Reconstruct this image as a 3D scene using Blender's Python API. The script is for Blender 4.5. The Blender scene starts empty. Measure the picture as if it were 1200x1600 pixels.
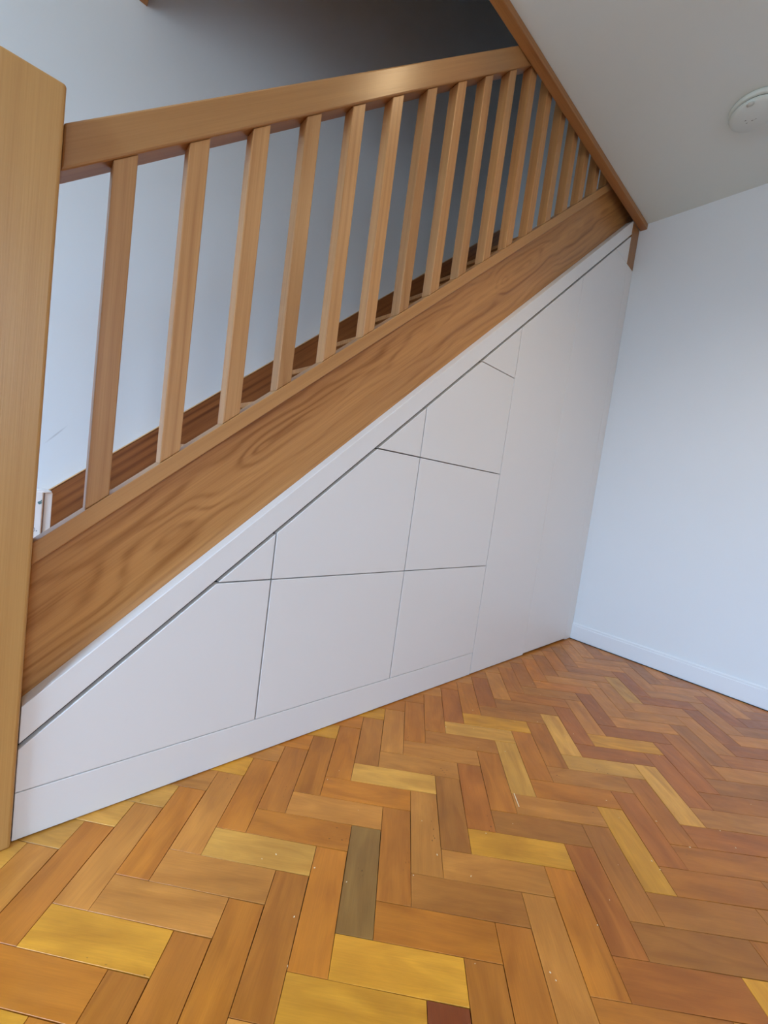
import bpy, bmesh, math, random
from mathutils import Vector, Matrix

random.seed(11)
SC = bpy.context.scene
COL = SC.collection

# ------------------------------------------------------------------ camera
YAW, PITCH, ROLL, F_PX = 0.7379, -0.0675, 0.1331, 628.0
CAM_POS = Vector((-2.5046, -0.9448, 0.7681))
fw = Vector((math.sin(YAW) * math.cos(PITCH), math.cos(YAW) * math.cos(PITCH), math.sin(PITCH)))
rt0 = Vector((math.cos(YAW), -math.sin(YAW), 0))
up0 = rt0.cross(fw)
rt = math.cos(ROLL) * rt0 + math.sin(ROLL) * up0
up = -math.sin(ROLL) * rt0 + math.cos(ROLL) * up0
cd = bpy.data.cameras.new('camera')
cam = bpy.data.objects.new('camera', cd)
COL.objects.link(cam)
m = Matrix((rt, up, -fw)).transposed().to_4x4()
m.translation = CAM_POS
cam.matrix_world = m
cd.sensor_fit = 'VERTICAL'
cd.sensor_height = 36.0
cd.lens = F_PX / 1600.0 * 36.0
cd.clip_start = 0.02
SC.camera = cam

# ------------------------------------------------------------------ world, lights, exposure
w = bpy.data.worlds.new('world')
SC.world = w
w.use_nodes = True
wt = w.node_tree
bg = wt.nodes['Background']
SKY, GROUND, SKY_STRENGTH = (0.49, 0.71, 1.0, 1), (0.31, 0.36, 0.385, 1), 9.7
g_ = wt.nodes.new('ShaderNodeTexCoord')
sx_ = wt.nodes.new('ShaderNodeSeparateXYZ')
mr_ = wt.nodes.new('ShaderNodeMapRange')       # open sky above the horizon, dull ground below it
mr_.inputs[1].default_value, mr_.inputs[2].default_value = -0.03, 0.10
mx_ = wt.nodes.new('ShaderNodeMix')
mx_.data_type = 'RGBA'
mx_.inputs[6].default_value, mx_.inputs[7].default_value = GROUND, SKY
wt.links.new(g_.outputs['Generated'], sx_.inputs[0])
wt.links.new(sx_.outputs['Z'], mr_.inputs[0])
wt.links.new(mr_.outputs[0], mx_.inputs[0])
wt.links.new(mx_.outputs[2], bg.inputs[0])
st_ = wt.nodes.new('ShaderNodeMath')              # overcast sky: L = Lz (1 + 2 sin h) / 3, relative to the horizon
st_.operation = 'MULTIPLY_ADD'
st_.use_clamp = False
cl_ = wt.nodes.new('ShaderNodeMath')
cl_.operation = 'MAXIMUM'
cl_.inputs[1].default_value = 0.0
wt.links.new(sx_.outputs['Z'], cl_.inputs[0])
wt.links.new(cl_.outputs[0], st_.inputs[0])
st_.inputs[1].default_value = 2.0 * SKY_STRENGTH
st_.inputs[2].default_value = SKY_STRENGTH
wt.links.new(st_.outputs[0], bg.inputs[1])

# window openings (left wall, and the wall behind the camera)
LWY0, LWY1, LWZ0, LWZ1 = -1.25, 0.84, 0.45, 2.30
RX0, RX1, RZ0, RZ1 = -3.75, -2.65, 0.85, 2.10


def portal(name, loc, direction, sx, sy):
    d = bpy.data.lights.new(name, 'AREA')
    d.shape = 'RECTANGLE'
    d.size, d.size_y = sx, sy
    d.cycles.is_portal = True
    o = bpy.data.objects.new(name, d)
    COL.objects.link(o)
    o.location = loc
    o.rotation_euler = Vector(direction).to_track_quat('-Z', 'Z').to_euler()
    return o


portal('daylight_portal', (-4.73, (LWY0 + LWY1) / 2, (LWZ0 + LWZ1) / 2), (1, 0, 0), LWZ1 - LWZ0, LWY1 - LWY0).rotation_euler = (0, -math.pi / 2, 0)
portal('daylight_portal', ((RX0 + RX1) / 2, -3.53, (RZ0 + RZ1) / 2), (0, 1, 0), RX1 - RX0, RZ1 - RZ0).rotation_euler = (math.pi / 2, 0, 0)
# warm ceiling downlight just above the frame, plus an added lamp warming the cupboards


def warm_spot(loc, watts):
    ld = bpy.data.lights.new('warm_spot_lamp', 'SPOT')
    ld.energy = watts
    ld.color = (1.0, 0.74, 0.42)
    ld.spot_size = math.radians(150)
    ld.spot_blend = 0.8
    ld.shadow_soft_size = 0.035
    lo = bpy.data.objects.new('warm_spot_lamp', ld)
    COL.objects.link(lo)
    lo.location = loc


warm_spot((-1.5, -0.42, 2.385), 6)
warm_spot((-1.25, -1.4, 2.385), 42)  # added lamp, put in to warm the cupboard fronts

SC.view_settings.view_transform = 'Standard'
SC.view_settings.look = 'None'
SC.view_settings.gamma = 1.0
SC.view_settings.use_curve_mapping = False
SC.view_settings.exposure = -0.05
SC.cycles.use_denoising = True
SC.cycles.max_bounces = 10
SC.cycles.diffuse_bounces = 6

# ------------------------------------------------------------------ dimensions (metres)
# x = 0 right wall, y = 0 front of the cupboards, z = 0 floor
PM, PC = 0.8843, 2.3875            # sloping joint: z = PC + PM x
XA = -2.4834                       # left end of the cupboards (newel face)
V1, V2, V3, V4, V5 = -2.0081, -1.5147, -1.0208, -0.5666, -0.0784
H1, H2, H3, H4, H5 = 0.0998, 0.4835, 0.8749, 1.2725, 2.157
CEIL = 2.40
YW = 0.93                          # wall behind the stairs
PHI = math.atan(PM)


def slope(x, off=0.0):
    return PC + PM * x + off


# ------------------------------------------------------------------ helpers
def lin(c):
    return tuple(((v / 12.92) if v <= 0.04045 else ((v + 0.055) / 1.055) ** 2.4) for v in c)


def rgb(r, g, b):
    return lin((r / 255, g / 255, b / 255)) + (1,)


def link(o, parent=None):
    COL.objects.link(o)
    if parent is not None:
        o.parent = parent
    return o


def mesh_obj(name, bm, mat, parent=None, smooth=False):
    me = bpy.data.meshes.new(name)
    bmesh.ops.recalc_face_normals(bm, faces=bm.faces[:])
    bm.to_mesh(me)
    bm.free()
    if mat is not None:
        for mm in (mat if isinstance(mat, (list, tuple)) else [mat]):
            me.materials.append(mm)
    if smooth:
        for pl in me.polygons:
            pl.use_smooth = True
    return link(bpy.data.objects.new(name, me), parent)


def tag(o, label=None, cat=None, group=None, kind=None):
    if label: o['label'] = label
    if cat: o['category'] = cat
    if group: o['group'] = group
    if kind: o['kind'] = kind
    return o


def empty(name, loc, label=None, cat=None, group=None):
    o = bpy.data.objects.new(name, None)
    o.empty_display_size = 0.05
    o.location = loc
    link(o)
    return tag(o, label, cat, group)


def bevel_all(bm, wd, seg=2, angle=30):
    if wd <= 0:
        return
    es = [e for e in bm.edges if len(e.link_faces) == 2 and e.calc_face_angle(0) > math.radians(angle)]
    bmesh.ops.bevel(bm, geom=es, offset=wd, segments=seg, profile=0.5, affect='EDGES', clamp_overlap=True)


def prism(poly, axis, a0, a1, bev=0.0, seg=2):
    """Polygon extruded between a0 and a1 along axis; poly lists the two other coordinates in order."""
    bm = bmesh.new()

    def at(p, a):
        if axis == 'y': return (p[0], a, p[1])
        if axis == 'x': return (a, p[0], p[1])
        return (p[0], p[1], a)
    lo_ = [bm.verts.new(at(p, a0)) for p in poly]
    hi_ = [bm.verts.new(at(p, a1)) for p in poly]
    bm.faces.new(lo_)
    bm.faces.new(hi_[::-1])
    n = len(poly)
    for i in range(n):
        bm.faces.new((lo_[i], hi_[i], hi_[(i + 1) % n], lo_[(i + 1) % n]))
    bmesh.ops.recalc_face_normals(bm, faces=bm.faces[:])
    bevel_all(bm, bev, seg)
    return bm


def box(x0, x1, y0, y1, z0, z1, bev=0.0, seg=2):
    return prism([(x0, y0), (x1, y0), (x1, y1), (x0, y1)], 'z', z0, z1, bev, seg)


def shift(bm, v):
    bmesh.ops.translate(bm, verts=bm.verts[:], vec=Vector(v))
    return bm


def inset_poly(poly, d):
    """Inward offset of a convex polygon; d is one value or one per edge."""
    n = len(poly)
    ar = sum(poly[i][0] * poly[(i + 1) % n][1] - poly[(i + 1) % n][0] * poly[i][1] for i in range(n))
    s = 1 if ar > 0 else -1
    if not isinstance(d, (list, tuple)):
        d = [d] * n
    ln = []
    for i in range(n):
        a, b = Vector(poly[i]), Vector(poly[(i + 1) % n])
        t = (b - a).normalized()
        nn = Vector((-t.y, t.x)) * s
        ln.append((a + nn * d[i], t))
    out = []
    for i in range(n):
        (p, t), (q, u) = ln[i - 1], ln[i]
        det = t.x * (-u.y) + u.x * t.y
        r = q - p
        k = (r.x * (-u.y) + u.x * r.y) / det
        out.append(tuple(p + t * k))
    return out


# ------------------------------------------------------------------ materials
def new_mat(name):
    mt = bpy.data.materials.new(name)
    mt.use_nodes = True
    nt = mt.node_tree
    return mt, nt, nt.nodes['Principled BSDF'], nt.links


def N(nt, kind, **kw):
    n = nt.nodes.new(kind)
    for k, v in kw.items():
        setattr(n, k, v)
    return n


def paint(name, col, rough=0.5, bump=0.0, scale=300, spec=0.5):
    mt, nt, bs, lk = new_mat(name)
    tc = N(nt, 'ShaderNodeTexCoord')
    no = N(nt, 'ShaderNodeTexNoise')
    no.inputs['Scale'].default_value = scale
    no.inputs['Detail'].default_value = 3
    lk.new(tc.outputs['Object'], no.inputs['Vector'])
    big = N(nt, 'ShaderNodeTexNoise')
    big.inputs['Scale'].default_value = 2.3
    lk.new(tc.outputs['Object'], big.inputs['Vector'])
    mx = N(nt, 'ShaderNodeMix', data_type='RGBA')
    mx.inputs[6].default_value = col
    mx.inputs[7].default_value = tuple(c * 0.965 for c in col[:3]) + (1,)
    lk.new(big.outputs['Fac'], mx.inputs[0])
    lk.new(mx.outputs[2], bs.inputs['Base Color'])
    bs.inputs['Roughness'].default_value = rough
    bs.inputs['Specular IOR Level'].default_value = spec
    if bump > 0:
        bp = N(nt, 'ShaderNodeBump')
        bp.inputs['Strength'].default_value = bump
        bp.inputs['Distance'].default_value = 0.001
        lk.new(no.outputs['Fac'], bp.inputs['Height'])
        lk.new(bp.outputs['Normal'], bs.inputs['Normal'])
    return mt


def oak(name, light, dark, rough=0.42, fig=0.5, ring=26.0, squeeze=0.10, off=(0.0, 0.06, 0.02), per_object=True, line_scale=1.0, warp=1.0, drift=0.13):
    """Oak with its grain along local x: growth rings cut lengthwise (cathedrals), fine pores, slow tone drift."""
    mt, nt, bs, lk = new_mat(name)
    tc = N(nt, 'ShaderNodeTexCoord')
    add = N(nt, 'ShaderNodeVectorMath', operation='ADD')
    lk.new(tc.outputs['Object'], add.inputs[0])
    oi = N(nt, 'ShaderNodeObjectInfo')
    if per_object:
        sc_ = N(nt, 'ShaderNodeVectorMath', operation='SCALE')
        sc_.inputs[0].default_value = (7.3, 0.11, 0.17)
        lk.new(oi.outputs['Random'], sc_.inputs['Scale'])
        lk.new(sc_.outputs[0], add.inputs[1])
    # ring field
    mp = N(nt, 'ShaderNodeMapping')
    mp.inputs['Location'].default_value = off
    mp.inputs['Scale'].default_value = (squeeze, 1, 1)
    lk.new(add.outputs[0], mp.inputs['Vector'])
    wn = N(nt, 'ShaderNodeTexNoise')
    wn.inputs['Scale'].default_value = 7.0
    wn.inputs['Detail'].default_value = 2
    wm = N(nt, 'ShaderNodeMapping')
    wm.inputs['Scale'].default_value = (drift, 1, 1)
    lk.new(add.outputs[0], wm.inputs['Vector'])
    lk.new(wm.outputs[0], wn.inputs['Vector'])
    ws = N(nt, 'ShaderNodeVectorMath', operation='MULTIPLY_ADD')
    ws.inputs[1].default_value = (0.0, 0.05 * warp, 0.012 * warp)
    lk.new(wn.outputs['Color'], ws.inputs[0])
    lk.new(mp.outputs[0], ws.inputs[2])
    wv = N(nt, 'ShaderNodeTexWave', wave_type='RINGS', rings_direction='X', wave_profile='SIN')
    wv.inputs['Scale'].default_value = ring
    wv.inputs['Distortion'].default_value = 0.5
    wv.inputs['Detail'].default_value = 2
    wv.inputs['Detail Scale'].default_value = 1.0
    lk.new(ws.outputs[0], wv.inputs['Vector'])
    # pores / fine lines
    pm_ = N(nt, 'ShaderNodeMapping')
    pm_.inputs['Scale'].default_value = (5 * line_scale, 420 * line_scale, 420 * line_scale)
    lk.new(add.outputs[0], pm_.inputs['Vector'])
    pn = N(nt, 'ShaderNodeTexNoise')
    pn.inputs['Scale'].default_value = 1.0
    pn.inputs['Detail'].default_value = 3
    lk.new(pm_.outputs[0], pn.inputs['Vector'])
    # broad streaks
    sm = N(nt, 'ShaderNodeMapping')
    sm.inputs['Scale'].default_value = (0.9, 26, 26)
    lk.new(add.outputs[0], sm.inputs['Vector'])
    sn = N(nt, 'ShaderNodeTexNoise')
    sn.inputs['Scale'].default_value = 1.0
    sn.inputs['Detail'].default_value = 4
    lk.new(sm.outputs[0], sn.inputs['Vector'])
    r1 = N(nt, 'ShaderNodeMapRange')
    r1.inputs[1].default_value, r1.inputs[2].default_value = 0.35, 0.72
    lk.new(sn.outputs['Fac'], r1.inputs[0])
    r2 = N(nt, 'ShaderNodeMapRange')
    r2.inputs[1].default_value, r2.inputs[2].default_value = 0.35, 0.75
    lk.new(pn.outputs['Fac'], r2.inputs[0])
    pw = N(nt, 'ShaderNodeMath', operation='POWER')
    lk.new(wv.outputs['Fac'], pw.inputs[0])
    pw.inputs[1].default_value = 2.2
    km = N(nt, 'ShaderNodeMapping')
    km.inputs['Scale'].default_value = (1.6, 38, 38)
    lk.new(add.outputs[0], km.inputs['Vector'])
    kn = N(nt, 'ShaderNodeTexNoise')
    kn.inputs['Scale'].default_value = 1.0
    kn.inputs['Detail'].default_value = 2
    lk.new(km.outputs[0], kn.inputs['Vector'])
    kr = N(nt, 'ShaderNodeMapRange')
    kr.inputs[1].default_value, kr.inputs[2].default_value = 0.38, 0.66
    kr.inputs[3].default_value, kr.inputs[4].default_value = 0.10, 1.0
    lk.new(kn.outputs['Fac'], kr.inputs[0])
    a0 = N(nt, 'ShaderNodeMath', operation='MULTIPLY'); a0.inputs[1].default_value = fig
    lk.new(kr.outputs[0], a0.inputs[0])
    a1 = N(nt, 'ShaderNodeMath', operation='MULTIPLY')
    lk.new(pw.outputs[0], a1.inputs[0]); lk.new(a0.outputs[0], a1.inputs[1])
    a2 = N(nt, 'ShaderNodeMath', operation='MULTIPLY_ADD'); a2.inputs[1].default_value = 0.40
    lk.new(r1.outputs[0], a2.inputs[0]); lk.new(a1.outputs[0], a2.inputs[2])
    a3 = N(nt, 'ShaderNodeMath', operation='MULTIPLY_ADD'); a3.inputs[1].default_value = 0.30
    lk.new(r2.outputs[0], a3.inputs[0]); lk.new(a2.outputs[0], a3.inputs[2])
    a3.use_clamp = True
    mx = N(nt, 'ShaderNodeMix', data_type='RGBA')
    mx.inputs[6].default_value = light
    mx.inputs[7].default_value = dark
    lk.new(a3.outputs[0], mx.inputs[0])
    hs = N(nt, 'ShaderNodeHueSaturation')
    vr = N(nt, 'ShaderNodeMapRange')
    vr.inputs[3].default_value, vr.inputs[4].default_value = 0.88, 1.10
    lk.new(oi.outputs['Random'], vr.inputs[0])
    lk.new(vr.outputs[0], hs.inputs['Value'])
    lk.new(mx.outputs[2], hs.inputs['Color'])
    lk.new(hs.outputs[0], bs.inputs['Base Color'])
    bs.inputs['Roughness'].default_value = rough
    bp = N(nt, 'ShaderNodeBump')
    bp.inputs['Strength'].default_value = 0.10
    bp.inputs['Distance'].default_value = 0.0006
    lk.new(r2.outputs[0], bp.inputs['Height'])
    lk.new(bp.outputs['Normal'], bs.inputs['Normal'])
    return mt


def parquet(name):
    """Varnished hardwood block: its own tint is the object's colour, grain along local x."""
    mt, nt, bs, lk = new_mat(name)
    tc = N(nt, 'ShaderNodeTexCoord')
    oi = N(nt, 'ShaderNodeObjectInfo')
    sc_ = N(nt, 'ShaderNodeVectorMath', operation='SCALE')
    sc_.inputs[0].default_value = (17.3, 9.1, 5.7)
    lk.new(oi.outputs['Random'], sc_.inputs['Scale'])
    add = N(nt, 'ShaderNodeVectorMath', operation='ADD')
    lk.new(tc.outputs['Object'], add.inputs[0])
    lk.new(sc_.outputs[0], add.inputs[1])

    def noise(scale3, detail=3, dist=0.0):
        mp = N(nt, 'ShaderNodeMapping')
        mp.inputs['Scale'].default_value = scale3
        lk.new(add.outputs[0], mp.inputs['Vector'])
        no = N(nt, 'ShaderNodeTexNoise')
        no.inputs['Scale'].default_value = 1.0
        no.inputs['Detail'].default_value = detail
        no.inputs['Distortion'].default_value = dist
        lk.new(mp.outputs[0], no.inputs['Vector'])
        return no.outputs['Fac']

    def rng(sock, a, b, c=0.0, d=1.0):
        r = N(nt, 'ShaderNodeMapRange')
        for i, v in enumerate((a, b, c, d)):
            r.inputs[i + 1].default_value = v
        lk.new(sock, r.inputs[0])
        return r.outputs[0]
    streak = rng(noise((5.5, 26, 26), 5, 1.1), 0.30, 0.72, 0.0, 1.0)
    fine = rng(noise((16, 520, 520), 3), 0.3, 0.7, 0.93, 1.05)
    cloud = rng(noise((9, 14, 14), 2), 0.3, 0.7, 0.90, 1.10)
    dk = N(nt, 'ShaderNodeMix', data_type='RGBA', blend_type='MULTIPLY')
    dk.inputs[0].default_value = 1.0
    lk.new(oi.outputs['Color'], dk.inputs[6])
    tint = N(nt, 'ShaderNodeMix', data_type='RGBA')
    tint.inputs[6].default_value = (1.12, 1.13, 1.10, 1)
    tint.inputs[7].default_value = (0.78, 0.70, 0.58, 1)
    lk.new(streak, tint.inputs[0])
    lk.new(tint.outputs[2], dk.inputs[7])
    hs = N(nt, 'ShaderNodeHueSaturation')
    mu = N(nt, 'ShaderNodeMath', operation='MULTIPLY')
    lk.new(fine, mu.inputs[0]); lk.new(cloud, mu.inputs[1])
    lk.new(mu.outputs[0], hs.inputs['Value'])
    lk.new(dk.outputs[2], hs.inputs['Color'])
    # worm holes and small knots
    vo = N(nt, 'ShaderNodeTexVoronoi')
    vo.inputs['Scale'].default_value = 1.0
    vm = N(nt, 'ShaderNodeMapping')
    vm.inputs['Scale'].default_value = (60, 150, 150)
    lk.new(add.outputs[0], vm.inputs['Vector'])
    lk.new(vm.outputs[0], vo.inputs['Vector'])
    hole = rng(vo.outputs['Distance'], 0.10, 0.16, 1.0, 0.0)
    gate = rng(noise((7, 16, 16), 2), 0.66, 0.72)
    hm = N(nt, 'ShaderNodeMath', operation='MULTIPLY')
    lk.new(hole, hm.inputs[0]); lk.new(gate, hm.inputs[1])
    hx = N(nt, 'ShaderNodeMix', data_type='RGBA')
    hx.inputs[7].default_value = rgb(52, 26, 10)
    lk.new(hm.outputs[0], hx.inputs[0])
    lk.new(hs.outputs[0], hx.inputs[6])
    lk.new(hx.outputs[2], bs.inputs['Base Color'])
    rr = rng(noise((30, 30, 30), 3), 0.3, 0.7, 0.30, 0.42)
    lk.new(rr, bs.inputs['Roughness'])
    bs.inputs['Specular IOR Level'].default_value = 0.5
    bp = N(nt, 'ShaderNodeBump')
    bp.inputs['Strength'].default_value = 0.12
    bp.inputs['Distance'].default_value = 0.0008
    lk.new(cloud, bp.inputs['Height'])
    lk.new(bp.outputs['Normal'], bs.inputs['Normal'])
    return mt


M_WALL = paint('wall_paint', rgb(222, 229, 235), 0.65, 0.10, 500)
M_SCUFF = paint('wall_paint_scuffed', rgb(222, 229, 235), 0.65, 0.10, 500)
M_CEIL = paint('ceiling_paint', rgb(216, 227, 224), 0.8, 0.08, 400)
M_CAB = paint('cabinet_lacquer', rgb(230, 229, 227), 0.38, 0.03, 700)
M_SKIRT = paint('skirting_gloss', rgb(224, 231, 238), 0.35, 0.02, 300)
M_CARC = paint('carcass_gap_shade', rgb(58, 58, 62), 0.6)  # shade of the gaps between fronts, put into the board colour
M_SUB = paint('subfloor_bitumen', rgb(34, 22, 14), 0.8)
M_PLAST = paint('alarm_plastic', rgb(208, 218, 214), 0.45)
M_DARK = paint('dark_slot', rgb(40, 40, 42), 0.6)
M_CARD = paint('white_card', rgb(240, 238, 238), 0.55, 0.05, 200)
M_INK = paint('teal_ink', rgb(92, 128, 134), 0.6)
M_INK2 = paint('grey_ink', rgb(112, 124, 140), 0.6)
M_CHIP = paint('sawdust', rgb(235, 215, 180), 0.8)
M_NEWEL = oak('oak_newel', rgb(194, 148, 86), rgb(166, 117, 60), 0.38, 0.18, 14, 0.06)
M_RAIL = oak('oak_rail', rgb(186, 138, 84), rgb(160, 110, 62), 0.32, 0.22, 16, 0.06)
M_BAL = oak('oak_baluster', rgb(194, 146, 94), rgb(158, 106, 58), 0.36, 0.35, 26, 0.08)
M_STRING = oak('oak_string', rgb(192, 138, 80), rgb(140, 88, 40), 0.30, 0.62, 15, 0.03, (0.0, -0.05, -0.075), False, 0.8, 4.2, 0.30)
M_WSTR = oak('oak_wall_string', rgb(160, 100, 54), rgb(104, 54, 24), 0.36, 0.6, 12, 0.04, (0.4, 0.04, 0.05), False)
M_TREAD = oak('oak_tread', rgb(170, 118, 70), rgb(118, 74, 38), 0.4, 0.5, 20, 0.08)
M_TRIM = oak('oak_trim', rgb(168, 118, 66), rgb(128, 80, 40), 0.4, 0.35, 26, 0.08)
M_PARQ = parquet('parquet_varnished')

# ------------------------------------------------------------------ room shell
XL, YR = -4.6, -3.4


def structure(name, bm, mat, parent=None):
    o = mesh_obj(name, bm, mat, parent)
    o['kind'] = 'structure'
    return o


floor = structure('floor', box(XL - 0.1, 0.12, YR - 0.1, YW + 0.1, -0.12, -0.006), M_SUB)

# herringbone blocks: start corners at (X0 + n S, Y0 - j D)
S, D, X0, Y0 = 0.0936, 0.3125, -2.4290, -0.1700
WB, LB = S / math.sqrt(2), D / math.sqrt(2)
D1 = Vector((1, -1)) / math.sqrt(2)
D2 = Vector((1, 1)) / math.sqrt(2)
PAL = {
    'P': (202, 146, 64), 'Y': (202, 140, 42), 'T': (188, 123, 52), 'O': (184, 112, 34),
    'B': (174, 106, 36), 'R': (166, 97, 35), 'D': (128, 62, 28), 'G': (142, 102, 50), 'M': (168, 106, 42),
}


def tones(j, kind, n0, seq):
    return {(j, kind, n0 + i): c for i, c in enumerate(seq)}


TONES = {}
TONES.update(tones(-1, 'H', -2, 'PPPPTYTOYOYOOTOTMTTMTTMT'))
TONES.update(tones(-1, 'V', -3, 'OTBTOTOBOOMTBBRORTBBOBOMTTMTT'))
TONES.update(tones(0, 'H', -2, 'YOYTTPOTOPTTMPYMMBTOTTMTTMT'))
TONES.update(tones(0, 'V', -2, 'OBBOBOGBTMRBPBBPRTRTTPRTMT'))
TONES.update(tones(1, 'H', 1, 'OTYYOMTYMTOTPRYRTTTRTTM'))
TONES.update(tones(1, 'V', 1, 'OTDBBTORMYRBPRRBMTRTRTT'))
TONES.update(tones(2, 'H', 5, 'MBBRMMBBRTBMTBRTM'))
TONES.update(tones(2, 'V', 5, 'MBTYBMMTBM'))


def clip_poly(poly, nx, ny, c):
    out = []
    for i in range(len(poly)):
        a, b = poly[i], poly[(i + 1) % len(poly)]
        da, db = a[0] * nx + a[1] * ny - c, b[0] * nx + b[1] * ny - c
        if da <= 0: out.append(a)
        if (da < 0 < db) or (db < 0 < da):
            t = da / (da - db)
            out.append((a[0] + (b[0] - a[0]) * t, a[1] + (b[1] - a[1]) * t))
    return out


def block_bm(poly_local, z0, z1):
    return prism(poly_local, 'z', z0, z1, 0.0003, 1)


def lens_warp_x(x):
    # bent to follow lens distortion: step grows along the cupboards, real step is uniform
    t = (x - X0) / S
    return X0 + 0.0885 * t + 0.00048 * t * t


_shared = {}


def lay_block(j, kind, n):
    """One parquet block as a part of the floor."""
    px, py = lens_warp_x(X0 + n * S), Y0 - j * D
    s_here = lens_warp_x(X0 + (n + 1) * S) - px
    g = 0.00050
    P = Vector((px, py))
    sx = s_here / S
    d1 = Vector((D1.x * sx, D1.y))
    d2 = Vector((D2.x * sx, D2.y))
    if kind == 'H':
        c = P + d1 * (LB / 2) - d2 * (WB / 2)
        ax, ay = d1, d2
        ang = -math.pi / 4
    else:
        c = P + d1 * (LB + WB / 2) - d2 * (LB / 2)
        ax, ay = d2, -d1
        ang = math.pi / 4
    hl, hw = LB / 2 - g, WB / 2 - g
    world = [tuple(c + ax * a + ay * b) for a, b in ((-hl, -hw), (hl, -hw), (hl, hw), (-hl, hw))]
    # the floor stops under the plinth, and runs on to the back wall left of the stairs
    wp = clip_poly(world, 0, 1, 0.014 if max(q[0] for q in world) > -2.575 else YW - 0.001)
    if len(wp) >= 3: wp = clip_poly(wp, 1, 0, -0.0095)
    if len(wp) >= 3: wp = clip_poly(wp, -1, 0, -XL)
    if len(wp) >= 3: wp = clip_poly(wp, 0, -1, -YR)
    if len(wp) < 3: return None
    area_ = abs(sum(wp[i][0] * wp[(i + 1) % len(wp)][1] - wp[(i + 1) % len(wp)][0] * wp[i][1] for i in range(len(wp)))) / 2
    if area_ < 2e-5: return None
    ca, sa = math.cos(-ang), math.sin(-ang)
    loc = [((x - c.x) * ca - (y - c.y) * sa, (x - c.x) * sa + (y - c.y) * ca) for x, y in wp]
    return c, ang, loc


def in_view(c, ang, loc):
    ca, sa = math.cos(ang), math.sin(ang)
    for x, y in loc + [(0, 0)]:
        v = Vector((c.x + x * ca - y * sa, c.y + x * sa + y * ca, 0)) - CAM_POS
        z = v.dot(fw)
        if z < 0.05: continue
        u_, v_ = 600 + F_PX * v.dot(rt) / z, 800 - F_PX * v.dot(up) / z
        if -40 < u_ < 1240 and v_ < 1640: return True
    return False


rest = bmesh.new()
rest_cols = []
for j in range(-5, 11):
    for n in range(-26, 40):
        for kind in 'HV':
            r = lay_block(j, kind, n)
            if r is None: continue
            c, ang, loc = r
            rnd = random.Random(j * 7919 + n * 131 + (0 if kind == 'H' else 50021))
            tone = TONES.get((j, kind, n))
            if tone is None:
                tone = rnd.choices('PYTOBRDGM', (5, 6, 14, 16, 18, 8, 1, 1, 14))[0]
            base = PAL[tone]
            k = rnd.uniform(0.95, 1.05)
            col = rgb(*[min(255, v * k) for v in base])
            if in_view(c, ang, loc):
                lift = rnd.uniform(-0.0003, 0.0003)
                bm = block_bm(loc, -0.0055, 0.0)
                o = mesh_obj('parquet_block', bm, M_PARQ, floor)
                o.location = (c.x, c.y, lift)
                o.rotation_euler = (rnd.uniform(-0.002, 0.002), rnd.uniform(-0.001, 0.001), ang)
                o.color = col
            else:
                ca, sa = math.cos(ang), math.sin(ang)
                vs = [rest.verts.new((c.x + x * ca - y * sa, c.y + x * sa + y * ca, -0.0002)) for x, y in loc]
                rest.faces.new(vs)
ro = mesh_obj('parquet_field', rest, M_PARQ, floor)
ro.color = rgb(182, 112, 50)
ro['kind'] = 'stuff'

# walls
WT = 0.12
structure('wall_right', box(0.003, 0.003 + WT, YR - WT, YW + WT, 0, 5.0), M_WALL)
wall_back = structure('wall_back', box(XL - WT, 0.012, YW, YW + WT, 0, 5.0), M_SCUFF)
# a faint grey scuff on the paint behind the stairs
nt = M_SCUFF.node_tree
bs = nt.nodes['Principled BSDF']
src = bs.inputs['Base Color'].links[0].from_socket
tc = N(nt, 'ShaderNodeTexCoord')
mp = N(nt, 'ShaderNodeMapping', vector_type='TEXTURE')
mp.inputs['Location'].default_value = (-2.4216, 0.9300, 0.7901)
mp.inputs['Rotation'].default_value = (0, -0.8967, 0)
mp.inputs['Scale'].default_value = (0.0534, 0.05, 0.0035)
nt.links.new(tc.outputs['Object'], mp.inputs['Vector'])
gr = N(nt, 'ShaderNodeTexGradient', gradient_type='SPHERICAL')
nt.links.new(mp.outputs[0], gr.inputs['Vector'])
ml = N(nt, 'ShaderNodeMath', operation='MULTIPLY')
ml.inputs[1].default_value = 0.45
nt.links.new(gr.outputs['Fac'], ml.inputs[0])
mxs = N(nt, 'ShaderNodeMix', data_type='RGBA')
mxs.inputs[7].default_value = rgb(120, 122, 128)
nt.links.new(ml.outputs[0], mxs.inputs[0])
nt.links.new(src, mxs.inputs[6])
nt.links.new(mxs.outputs[2], bs.inputs['Base Color'])
# left wall with its window opening, rear wall with its glazed door opening (both outside the frame)


def wall_with_opening(name, axis, a0, a1, b0, b1, o0, o1, z0, z1, top):
    bm = bmesh.new()
    for (p, q, r, s) in ((b0, o0, 0, top), (o1, b1, 0, top), (o0, o1, 0, z0), (o0, o1, z1, top)):
        if s - r < 1e-4: continue
        t = box(a0, a1, p, q, r, s) if axis == 'x' else box(p, q, a0, a1, r, s)
        me = bpy.data.meshes.new('tmp'); t.to_mesh(me); t.free()
        bm.from_mesh(me); bpy.data.meshes.remove(me)
    return structure(name, bm, M_WALL)


wall_with_opening('wall_left', 'x', XL - WT, XL, YR - WT, YW, LWY0, LWY1, LWZ0, LWZ1, 5.0)
wall_with_opening('wall_front', 'y', YR - WT, YR, XL, 0.012, RX0, RX1, RZ0, RZ1, 2.65)


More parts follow.
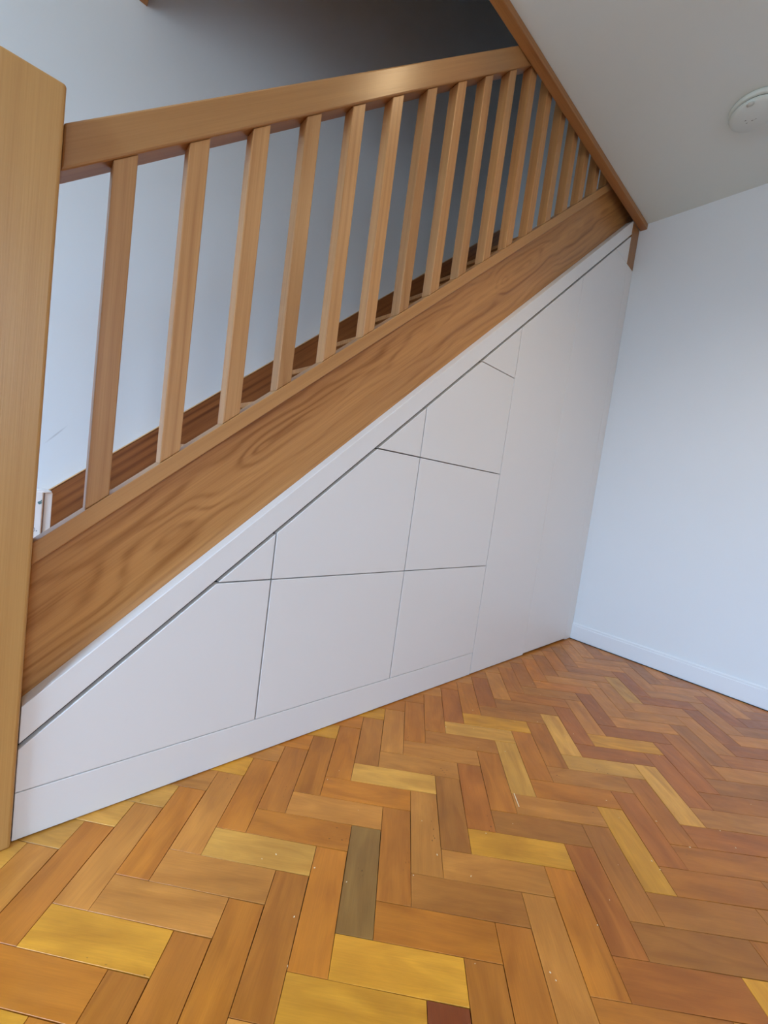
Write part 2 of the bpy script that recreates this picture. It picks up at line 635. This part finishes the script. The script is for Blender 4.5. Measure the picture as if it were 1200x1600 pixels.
def window(name, axis, a, b0, b1, z0, z1):
    e = bpy.data.objects.new(name, None)
    e['kind'] = 'structure'
    link(e)
    fr = 0.06
    for (p, q, r, s) in ((b0, b0 + fr, z0, z1), (b1 - fr, b1, z0, z1), (b0, b1, z0, z0 + fr), (b0, b1, z1 - fr, z1), ((b0 + b1) / 2 - fr / 2, (b0 + b1) / 2 + fr / 2, z0, z1)):
        bm = box(a - 0.03, a + 0.03, p, q, r, s, 0.003) if axis == 'x' else box(p, q, a - 0.03, a + 0.03, r, s, 0.003)
        mesh_obj('frame_bar', bm, M_SKIRT, e)


window('window_1', 'x', XL - 0.08, LWY0, LWY1, LWZ0, LWZ1)
window('window_2', 'y', YR - 0.08, RX0, RX1, RZ0, RZ1)

# ceiling slab with the stairwell opening (edge runs along the stairs)
def edge_y(x):
    return 0.0265 - 0.022 * (x + 1.45)


OPX = -2.283
structure('ceiling', prism([(XL - WT, YR - WT), (0.012, YR - WT), (0.012, edge_y(0.0) - 0.002), (OPX, edge_y(OPX) - 0.002), (OPX, YW), (XL - WT, YW)], 'z', CEIL, 2.65), M_CEIL)
# the storey above, seen only through the opening
structure('wall_landing', box(XL, 0.012, -1.32, -1.2, 2.65, 5.0), M_WALL)
structure('ceiling_landing', box(XL - WT, 0.132, -1.32, YW + WT, 5.0, 5.1), M_CEIL)

# oak trims round the opening
ang = -0.022
bm = box(-1.17, 1.17, -0.034, 0.0, 2.372, CEIL - 0.0005, 0.002)
t1 = structure('trim_1', bm, M_TRIM)
t1.location = (-1.145 - 0.012, edge_y(-1.145), 0)
t1.rotation_euler = (0, 0, ang)
t2 = structure('trim_2', box(-0.45, 0.45, -0.0125, 0.0125, -0.026, 0.0255, 0.002), M_TRIM)
t2.location = (-2.2745, YW - 0.001 - 0.41, 2.374)
t2.rotation_euler = (0, 0, math.pi / 2)
t2.scale = (0.41 / 0.45, 1, 1)
# oak block closing the string against the right wall
t3 = structure('trim_3', box(-0.11, 0.11, -0.03, 0.0125, -0.0455, 0.0455, 0.0015), M_TRIM)
t3.location = (-0.0465, 0.028, H5 + 0.0 + 0.107)
t3.rotation_euler = (0, math.pi / 2, 0)

# skirting on the right wall: square board with a small step and rounded top
prof = [(0.0025, 0.006), (-0.008, 0.006), (-0.008, 0.082), (-0.0055, 0.085), (-0.0055, 0.094), (-0.002, 0.0985), (0.0025, 0.0985)]
bm = bmesh.new()
y0_, y1_ = YR, -0.0005
A = [bm.verts.new((px, y0_, pz)) for px, pz in prof]
Bv = [bm.verts.new((px, y1_, pz)) for px, pz in prof]
bm.faces.new(A); bm.faces.new(Bv[::-1])
for i in range(len(prof)):
    bm.faces.new((A[i], Bv[i], Bv[(i + 1) % len(prof)], A[(i + 1) % len(prof)]))
structure('baseboard_right', bm, M_SKIRT)

# ------------------------------------------------------------------ cupboards under the stairs
GS, GV, TH = 0.0048, 0.0019, 0.018      # half-ish gaps: slope joint, vertical joint; front thickness


def panel(name, poly, gaps, parent, bev=0.0014):
    q = inset_poly(poly, gaps)
    return mesh_obj(name, prism(q, 'y', 0.0, TH, bev, 2), M_CAB, parent)


def carcass(poly, parent, depth=0.62):
    q = inset_poly(poly, 0.0012)
    return mesh_obj('carcass', prism(q, 'y', TH + 0.001, depth), M_CARC, parent)


def drawer_unit(xl, xr, hs, label):
    """One pull-out bay: rectangular drawer fronts, a raked front and a triangular infill under the slope."""
    u = empty('drawer_unit', ((xl + xr) / 2, 0, 0), label, 'drawer unit', 'drawer units under the stairs')
    inv = Matrix.Translation((-(xl + xr) / 2, 0, 0))

    def local(o):
        o.data.transform(inv)
        return o
    g = GV
    zl, zr = slope(xl), slope(xr)
    for i in range(len(hs) - 2):
        # full rectangle between hs[i] and hs[i+1]
        local(panel('drawer_front', [(xl, hs[i]), (xr, hs[i]), (xr, hs[i + 1]), (xl, hs[i + 1])], [0.0010 if i == 0 else g * 0.8, g, g * 0.8, g], u))
    a, b = hs[-2], hs[-1]
    xs = (b - PC) / PM
    local(panel('drawer_front', [(xl, a), (xr, a), (xr, b), (xs, b), (xl, zl)], [0.0010 if len(hs) == 2 else g * 0.8, g, g * 0.9, GS, g], u))
    local(panel('triangle_infill', [(xs, b), (xr, b), (xr, zr)], [g * 0.9, g, GS], u))
    local(carcass([(xl, 0.105), (xr, 0.105), (xr, zr - 0.02), (xl, zl - 0.02)], u))
    return u


drawer_unit(XA - 0.0012, V1, [H1, H2], 'lowest white drawer unit beside the newel post, one raked front and a small triangle above')
drawer_unit(V1, V2, [H1, H2, H3], 'middle white drawer unit of three, two wide fronts under a triangular infill')
drawer_unit(V2, V3, [H1, H2, H3, H4], 'tallest white drawer unit, three stacked fronts beside the full-height cupboard door')


def tall_cupboard(name, xl, xr, zb, top, label, gl, gr):
    u = empty(name, ((xl + xr) / 2, 0, 0), label, 'cupboard', 'full-height cupboards under the stairs')
    inv = Matrix.Translation((-(xl + xr) / 2, 0, 0))
    zl, zr = slope(xl), slope(xr)
    if top is None:
        d = panel('door', [(xl, zb), (xr, zb), (xr, zr), (xl, zl)], [0, gr, GS, gl], u)
        d.data.transform(inv)
    else:
        xs = (top - PC) / PM
        d = panel('door', [(xl, zb), (xr, zb), (xr, top), (xs, top), (xl, zl)], [0, gr, 0.0007, GS, gl], u)
        d.data.transform(inv)
        t = panel('triangle_infill', [(xs, top), (xr, top), (xr, zr)], [0.0007, gr, GS], u)
        t.data.transform(inv)
    cq = carcass([(xl, 0.02), (xr, 0.02), (xr, zr - 0.02), (xl, zl - 0.02)], u)
    cq.data.transform(inv)
    return u


tall_cupboard('tall_cupboard', V3, V4, 0.004, None, 'white cupboard with a plain raked door reaching the floor right of the drawers', GV, 0.0007)
tall_cupboard('tall_cupboard', V4, V5, 0.0105, H5, 'tallest white cupboard door under the stairs, next to the filler strip at the right wall', 0.0007, 0.0005)

pl = mesh_obj('plinth', box(-(V3 - XA) / 2 + 0.001, (V3 - XA) / 2 - 0.002, 0, 0.018, 0.003, H1 - 0.0010, 0.001), M_CAB)
pl.location = ((XA + V3) / 2, 0, 0)
tag(pl, 'long low white plinth board on the floor under the drawer fronts', 'plinth')
fp = [(V5, 0.003), (0.0022, 0.003), (0.0022, H5 - 0.001), (V5, H5 - 0.001)]
fl = mesh_obj('filler_strip', prism(inset_poly(fp, 0.0005), 'y', 0, 0.02, 0.0008), M_CAB)
tag(fl, 'narrow white upright filler strip between last cupboard door and right wall', 'filler')
# white fascia board following the slope, proud of the oak string
FB, FT = GS * 0.45, 0.0775
fxa, fxb = XA + 0.001, -0.093
fq = [(fxa, slope(fxa, FB + 0.003)), (fxb, slope(fxb, FB + 0.003)), (fxb, slope(fxb, FT)), (fxa, slope(fxa, FT))]
fo = mesh_obj('fascia_board', prism(fq, 'y', 0.0, 0.0405, 0.0012, 2), M_CAB)
tag(fo, 'long white sloping fascia board between oak string and cupboard fronts', 'fascia')

# ------------------------------------------------------------------ staircase
def sloped(name, x0, x1, off0, off1, y0, y1, mat, parent, bev=0.002, cut_l=None, cut_r=None, zmax=None):
    """A board following the pitch with upright ends; its local x runs along the pitch so the grain does too."""
    poly = [(x0, slope(x0, off0)), (x1, slope(x1, off0)), (x1, slope(x1, off1)), (x0, slope(x0, off1))]
    bm = prism(poly, 'y', y0, y1, bev, 2)
    org = Vector(((x0 + x1) / 2, (y0 + y1) / 2, slope((x0 + x1) / 2, (off0 + off1) / 2)))
    R = Matrix.Rotation(-PHI, 4, 'Y')
    bmesh.ops.transform(bm, matrix=R.inverted() @ Matrix.Translation(-org), verts=bm.verts[:])
    o = mesh_obj(name, bm, mat, parent)
    base = Vector(parent.location) if parent is not None else Vector((0, 0, 0))
    o.location = org - base
    o.rotation_euler = (0, -PHI, 0)
    return o


stairs = empty('staircase', (-2.4, 0.45, 0), 'oak staircase rising to the right behind the balusters, with a deep outer string', 'staircase')
NX1 = -0.10
s1 = sloped('outer_string', XA + 0.0005, -0.004, 0.02, 0.3395, 0.0415, 0.0735, M_STRING, stairs, 0.001)
s2 = sloped('wall_string', -2.62, -0.012, 0.02, 0.349, YW - 0.025, YW - 0.0005, M_WSTR, stairs, 0.002)
s2['label'] = 'darker red-brown oak string on the white wall'
sloped('string_capping', -2.62, -0.012, 0.3495, 0.3535, YW - 0.027, YW - 0.0005, M_RAIL, stairs, 0.001)
RISE, GO = 0.204, 0.204 / PM
mesh_obj('step_side', box(-2.762, -2.568, 0.0790, 0.0940, 0.0, RISE - 0.0225, 0.001), M_TREAD, stairs).location = -Vector(stairs.location) + Vector((0, 0, 0.0003))
for k in range(12):
    zt = RISE * (k + 1)
    xn = (zt - 0.26 - PC) / PM
    xe = min(xn + GO + 0.012, -0.003)
    lft = max(xn - 0.02, -2.76)
    ylo = 0.0745 if xn > -2.75 else 0.0745
    bm = box(-(xe - lft) / 2, (xe - lft) / 2, -0.41, 0.4145, -0.022, 0, 0.004)
    t = mesh_obj('tread', bm, M_TREAD, stairs)
    t.location = Vector(((xe + lft) / 2, 0.4885 - 0.0005, zt)) - Vector(stairs.location)
    rr = mesh_obj('riser', box(0, 0.012, -0.41, 0.4145, -RISE + 0.0005 if k else -RISE + 0.0, -0.0225), M_TREAD, stairs)
    rr.location = Vector((xn, 0.4885 - 0.0005, zt)) - Vector(stairs.location)

# ------------------------------------------------------------------ balustrade
bal = empty('stair_balustrade', (-2.525, 0.033, 0), 'oak balustrade with square newel post, sloping handrail and plain square balusters', 'balustrade')
nx0, nx1, ny0, ny1, NT = -2.5665, -2.4838, -0.012, 0.078, 1.352
bm = box(-NT / 2, NT / 2, -(ny1 - ny0) / 2, (ny1 - ny0) / 2, -(nx1 - nx0) / 2, (nx1 - nx0) / 2, 0.0045, 3)
nw = mesh_obj('newel_post', bm, M_NEWEL, bal)
nw.location = Vector(((nx0 + nx1) / 2, (ny0 + ny1) / 2, NT / 2)) - Vector(bal.location)
nw.rotation_euler = (0, math.pi / 2, 0)
nw['label'] = 'square oak newel post, paler than the rails'
sloped('handrail', XA + 0.0002, -0.99, 1.0419, 1.1215, 0.0245, 0.0815, M_RAIL, bal, 0.004)
sloped('base_rail', XA + 0.0002, -0.34, 0.3405, 0.3830, 0.0250, 0.0720, M_RAIL, bal, 0.0015)
BX0, BDX, BWD = -2.4095, 0.1234, 0.0379
for i in range(17):
    xl = BX0 + BDX * i
    xr = xl + BWD
    zt = min(slope((xl + xr) / 2, 1.0415), 2.66)
    tops = (min(slope(xl, 1.0415), 2.66), min(slope(xr, 1.0415), 2.66))
    poly = [(xl, slope(xl, 0.3833)), (xr, slope(xr, 0.3833)), (xr, tops[1]), (xl, tops[0])]
    bm = prism(poly, 'y', 0.0286, 0.0286 + BWD, 0.0022, 2)
    org = Vector(((xl + xr) / 2, 0.0286 + BWD / 2, slope((xl + xr) / 2, 0.3833)))
    R = Matrix.Rotation(-math.pi / 2, 4, 'Y')
    bmesh.ops.transform(bm, matrix=R.inverted() @ Matrix.Translation(-org), verts=bm.verts[:])
    o = mesh_obj('baluster', bm, M_BAL, bal)
    o.location = org - Vector(bal.location)
    o.rotation_euler = (0, -math.pi / 2, 0)

# ------------------------------------------------------------------ small things
def lathe(prof, seg=48, cz=0.0):
    bm = bmesh.new()
    rings = []
    for r, z in prof:
        if r < 1e-6:
            rings.append([bm.verts.new((0, 0, z))])
        else:
            rings.append([bm.verts.new((r * math.cos(2 * math.pi * i / seg), r * math.sin(2 * math.pi * i / seg), z)) for i in range(seg)])
    for a, b in zip(rings, rings[1:]):
        for i in range(seg):
            q = []
            for vv in (a[i % len(a)], a[(i + 1) % len(a)], b[(i + 1) % len(b)], b[i % len(b)]):
                if vv not in q: q.append(vv)
            if len(q) >= 3: bm.faces.new(q)
    return bm


al = empty('smoke_alarm', (-0.487, -0.530, CEIL), 'round white smoke alarm fixed to the ceiling near the right wall', 'smoke alarm')
mesh_obj('mounting_base', lathe([(0, -0.0005), (0.084, -0.0005), (0.086, -0.004), (0.085, -0.016), (0.081, -0.0185), (0.0, -0.0185)]), M_PLAST, al, True)
mesh_obj('vent_slot', lathe([(0.0, -0.0186), (0.0755, -0.0186), (0.0755, -0.0225), (0.0, -0.0225)]), M_DARK, al)
mesh_obj('cover', lathe([(0.0, -0.0226), (0.079, -0.0226), (0.0805, -0.026), (0.076, -0.036), (0.064, -0.0405), (0.0, -0.0425)]), M_PLAST, al, True)
bt = mesh_obj('test_button', lathe([(0.0, -0.041), (0.012, -0.041), (0.012, -0.0435), (0.0, -0.044)], 24), M_PLAST, al, True)
bt.location = (-0.0779, 0.0028, 0.0012)
for (a, b, l, wd) in ((0.0089, -0.0000, 0.0151, 0.003), (-0.0045, 0.0249, 0.005, 0.002), (0.0115, 0.0227, 0.005, 0.002)):
    sl = mesh_obj('sounder_slot', box(-l / 2, l / 2, -wd / 2, wd / 2, -0.0425, -0.039), M_DARK, al)
    sl.location = (a, b, 0.0003)
    sl.rotation_euler = (0, 0, -1.685)
al.scale = (0.95, 0.95, 1.0)

# printed white carton standing on the stair tread behind the newel
ZT = RISE * 2 + 0.0004
cb = empty('paper_carton', (-2.47, 0.75, ZT), 'small white carton with blue-grey doodles standing on a stair behind the newel post', 'carton')
ch = 0.603 - ZT
mesh_obj('carton_body', box(-0.05, 0.020, -0.03, 0.03, 0.0, ch, 0.003), M_CARD, cb)
bm = prism([(0.0235, 0.0), (0.0425, 0.0), (0.0425, ch - 0.006), (0.040, ch - 0.001), (0.0235, ch + 0.004)], 'y', -0.022, 0.03, 0.0015)
mesh_obj('side_flap', bm, M_CARD, cb)
bm = prism([(-0.05, ch - 0.002), (0.022, ch - 0.004), (0.040, ch - 0.001), (0.022, ch + 0.004), (-0.05, ch + 0.006)], 'y', -0.029, 0.03, 0.001)
mesh_obj('carton_lid', bm, M_CARD, cb)


def flat_mark(name, pts, mat):
    return mesh_obj(name, prism(pts, 'y', -0.0306, -0.0301), mat, cb)


def ring_mark(cx, cz, r, wd, mat, name):
    bm = bmesh.new()
    seg = 28
    vi = []
    for y in (-0.0306, -0.0301):
        for rr_ in (r, r - wd):
            vi.append([bm.verts.new((cx + rr_ * math.cos(2 * math.pi * i / seg), y, cz + rr_ * math.sin(2 * math.pi * i / seg))) for i in range(seg)])
    for i in range(seg):
        k = (i + 1) % seg
        bm.faces.new((vi[0][i], vi[0][k], vi[1][k], vi[1][i]))
        bm.faces.new((vi[0][i], vi[2][i], vi[2][k], vi[0][k]))
        bm.faces.new((vi[1][i], vi[1][k], vi[3][k], vi[3][i]))
    return mesh_obj(name, bm, mat, cb)


def blob(cx, cz, r, seed):
    rd = random.Random(seed)
    return [(cx + r * rd.uniform(.75, 1.15) * math.cos(a * math.pi / 5), cz + r * rd.uniform(.75, 1.15) * math.sin(a * math.pi / 5)) for a in range(10)]


flat_mark('leaf_mark', blob(0.012, ch - 0.036, 0.0052, 2) , M_INK)
flat_mark('leaf_mark', [(0.012, ch - 0.032), (0.017, ch - 0.026), (0.0165, ch - 0.033)], M_INK)
ring_mark(-0.004, 0.072, 0.0095, 0.0012, M_INK2, 'flower_ring')
flat_mark('flower_stem', [(-0.0046, 0.046), (-0.0034, 0.046), (-0.0034, 0.063), (-0.0046, 0.063)], M_INK2)
for (a, b, r, s_) in ((-0.019, 0.066, 0.003, 3), (-0.001, 0.054, 0.0036, 4), (-0.005, 0.049, 0.003, 5), (-0.016, 0.050, 0.003, 6), (0.009, 0.068, 0.0018, 7), (-0.017, 0.057, 0.0018, 8)):
    flat_mark('leaf_mark', blob(a, b, r, s_), M_INK2)

# crumbs of sawdust left on the floor
bm = bmesh.new()
rd = random.Random(5)
for _ in range(70):
    x, y = rd.uniform(-2.35, -0.75), rd.uniform(-1.0, -0.16)
    s_ = rd.uniform(0.0005, 0.0013)
    a = rd.uniform(0, 3.14)
    t = box(-s_ * rd.uniform(0.8, 2.0), s_, -s_ * 0.6, s_ * 0.6, 0.0005, 0.0005 + s_ * 0.7)
    bmesh.ops.rotate(t, verts=t.verts[:], cent=(0, 0, 0), matrix=Matrix.Rotation(a, 3, 'Z'))
    shift(t, (x, y, 0))
    me = bpy.data.meshes.new('tmp'); t.to_mesh(me); t.free(); bm.from_mesh(me); bpy.data.meshes.remove(me)
t = box(-0.0225, 0.0225, -0.0009, 0.0009, 0.0005, 0.0013)          # one longer sliver of wood
bmesh.ops.rotate(t, verts=t.verts[:], cent=(0, 0, 0), matrix=Matrix.Rotation(-2.332, 3, 'Z'))
shift(t, (-1.5058, -0.5033, 0))
me = bpy.data.meshes.new('tmp'); t.to_mesh(me); t.free(); bm.from_mesh(me); bpy.data.meshes.remove(me)
dust = mesh_obj('sawdust_crumbs', bm, M_CHIP)
tag(dust, 'pale crumbs of sawdust scattered over the parquet floor', 'sawdust', None, 'stuff')
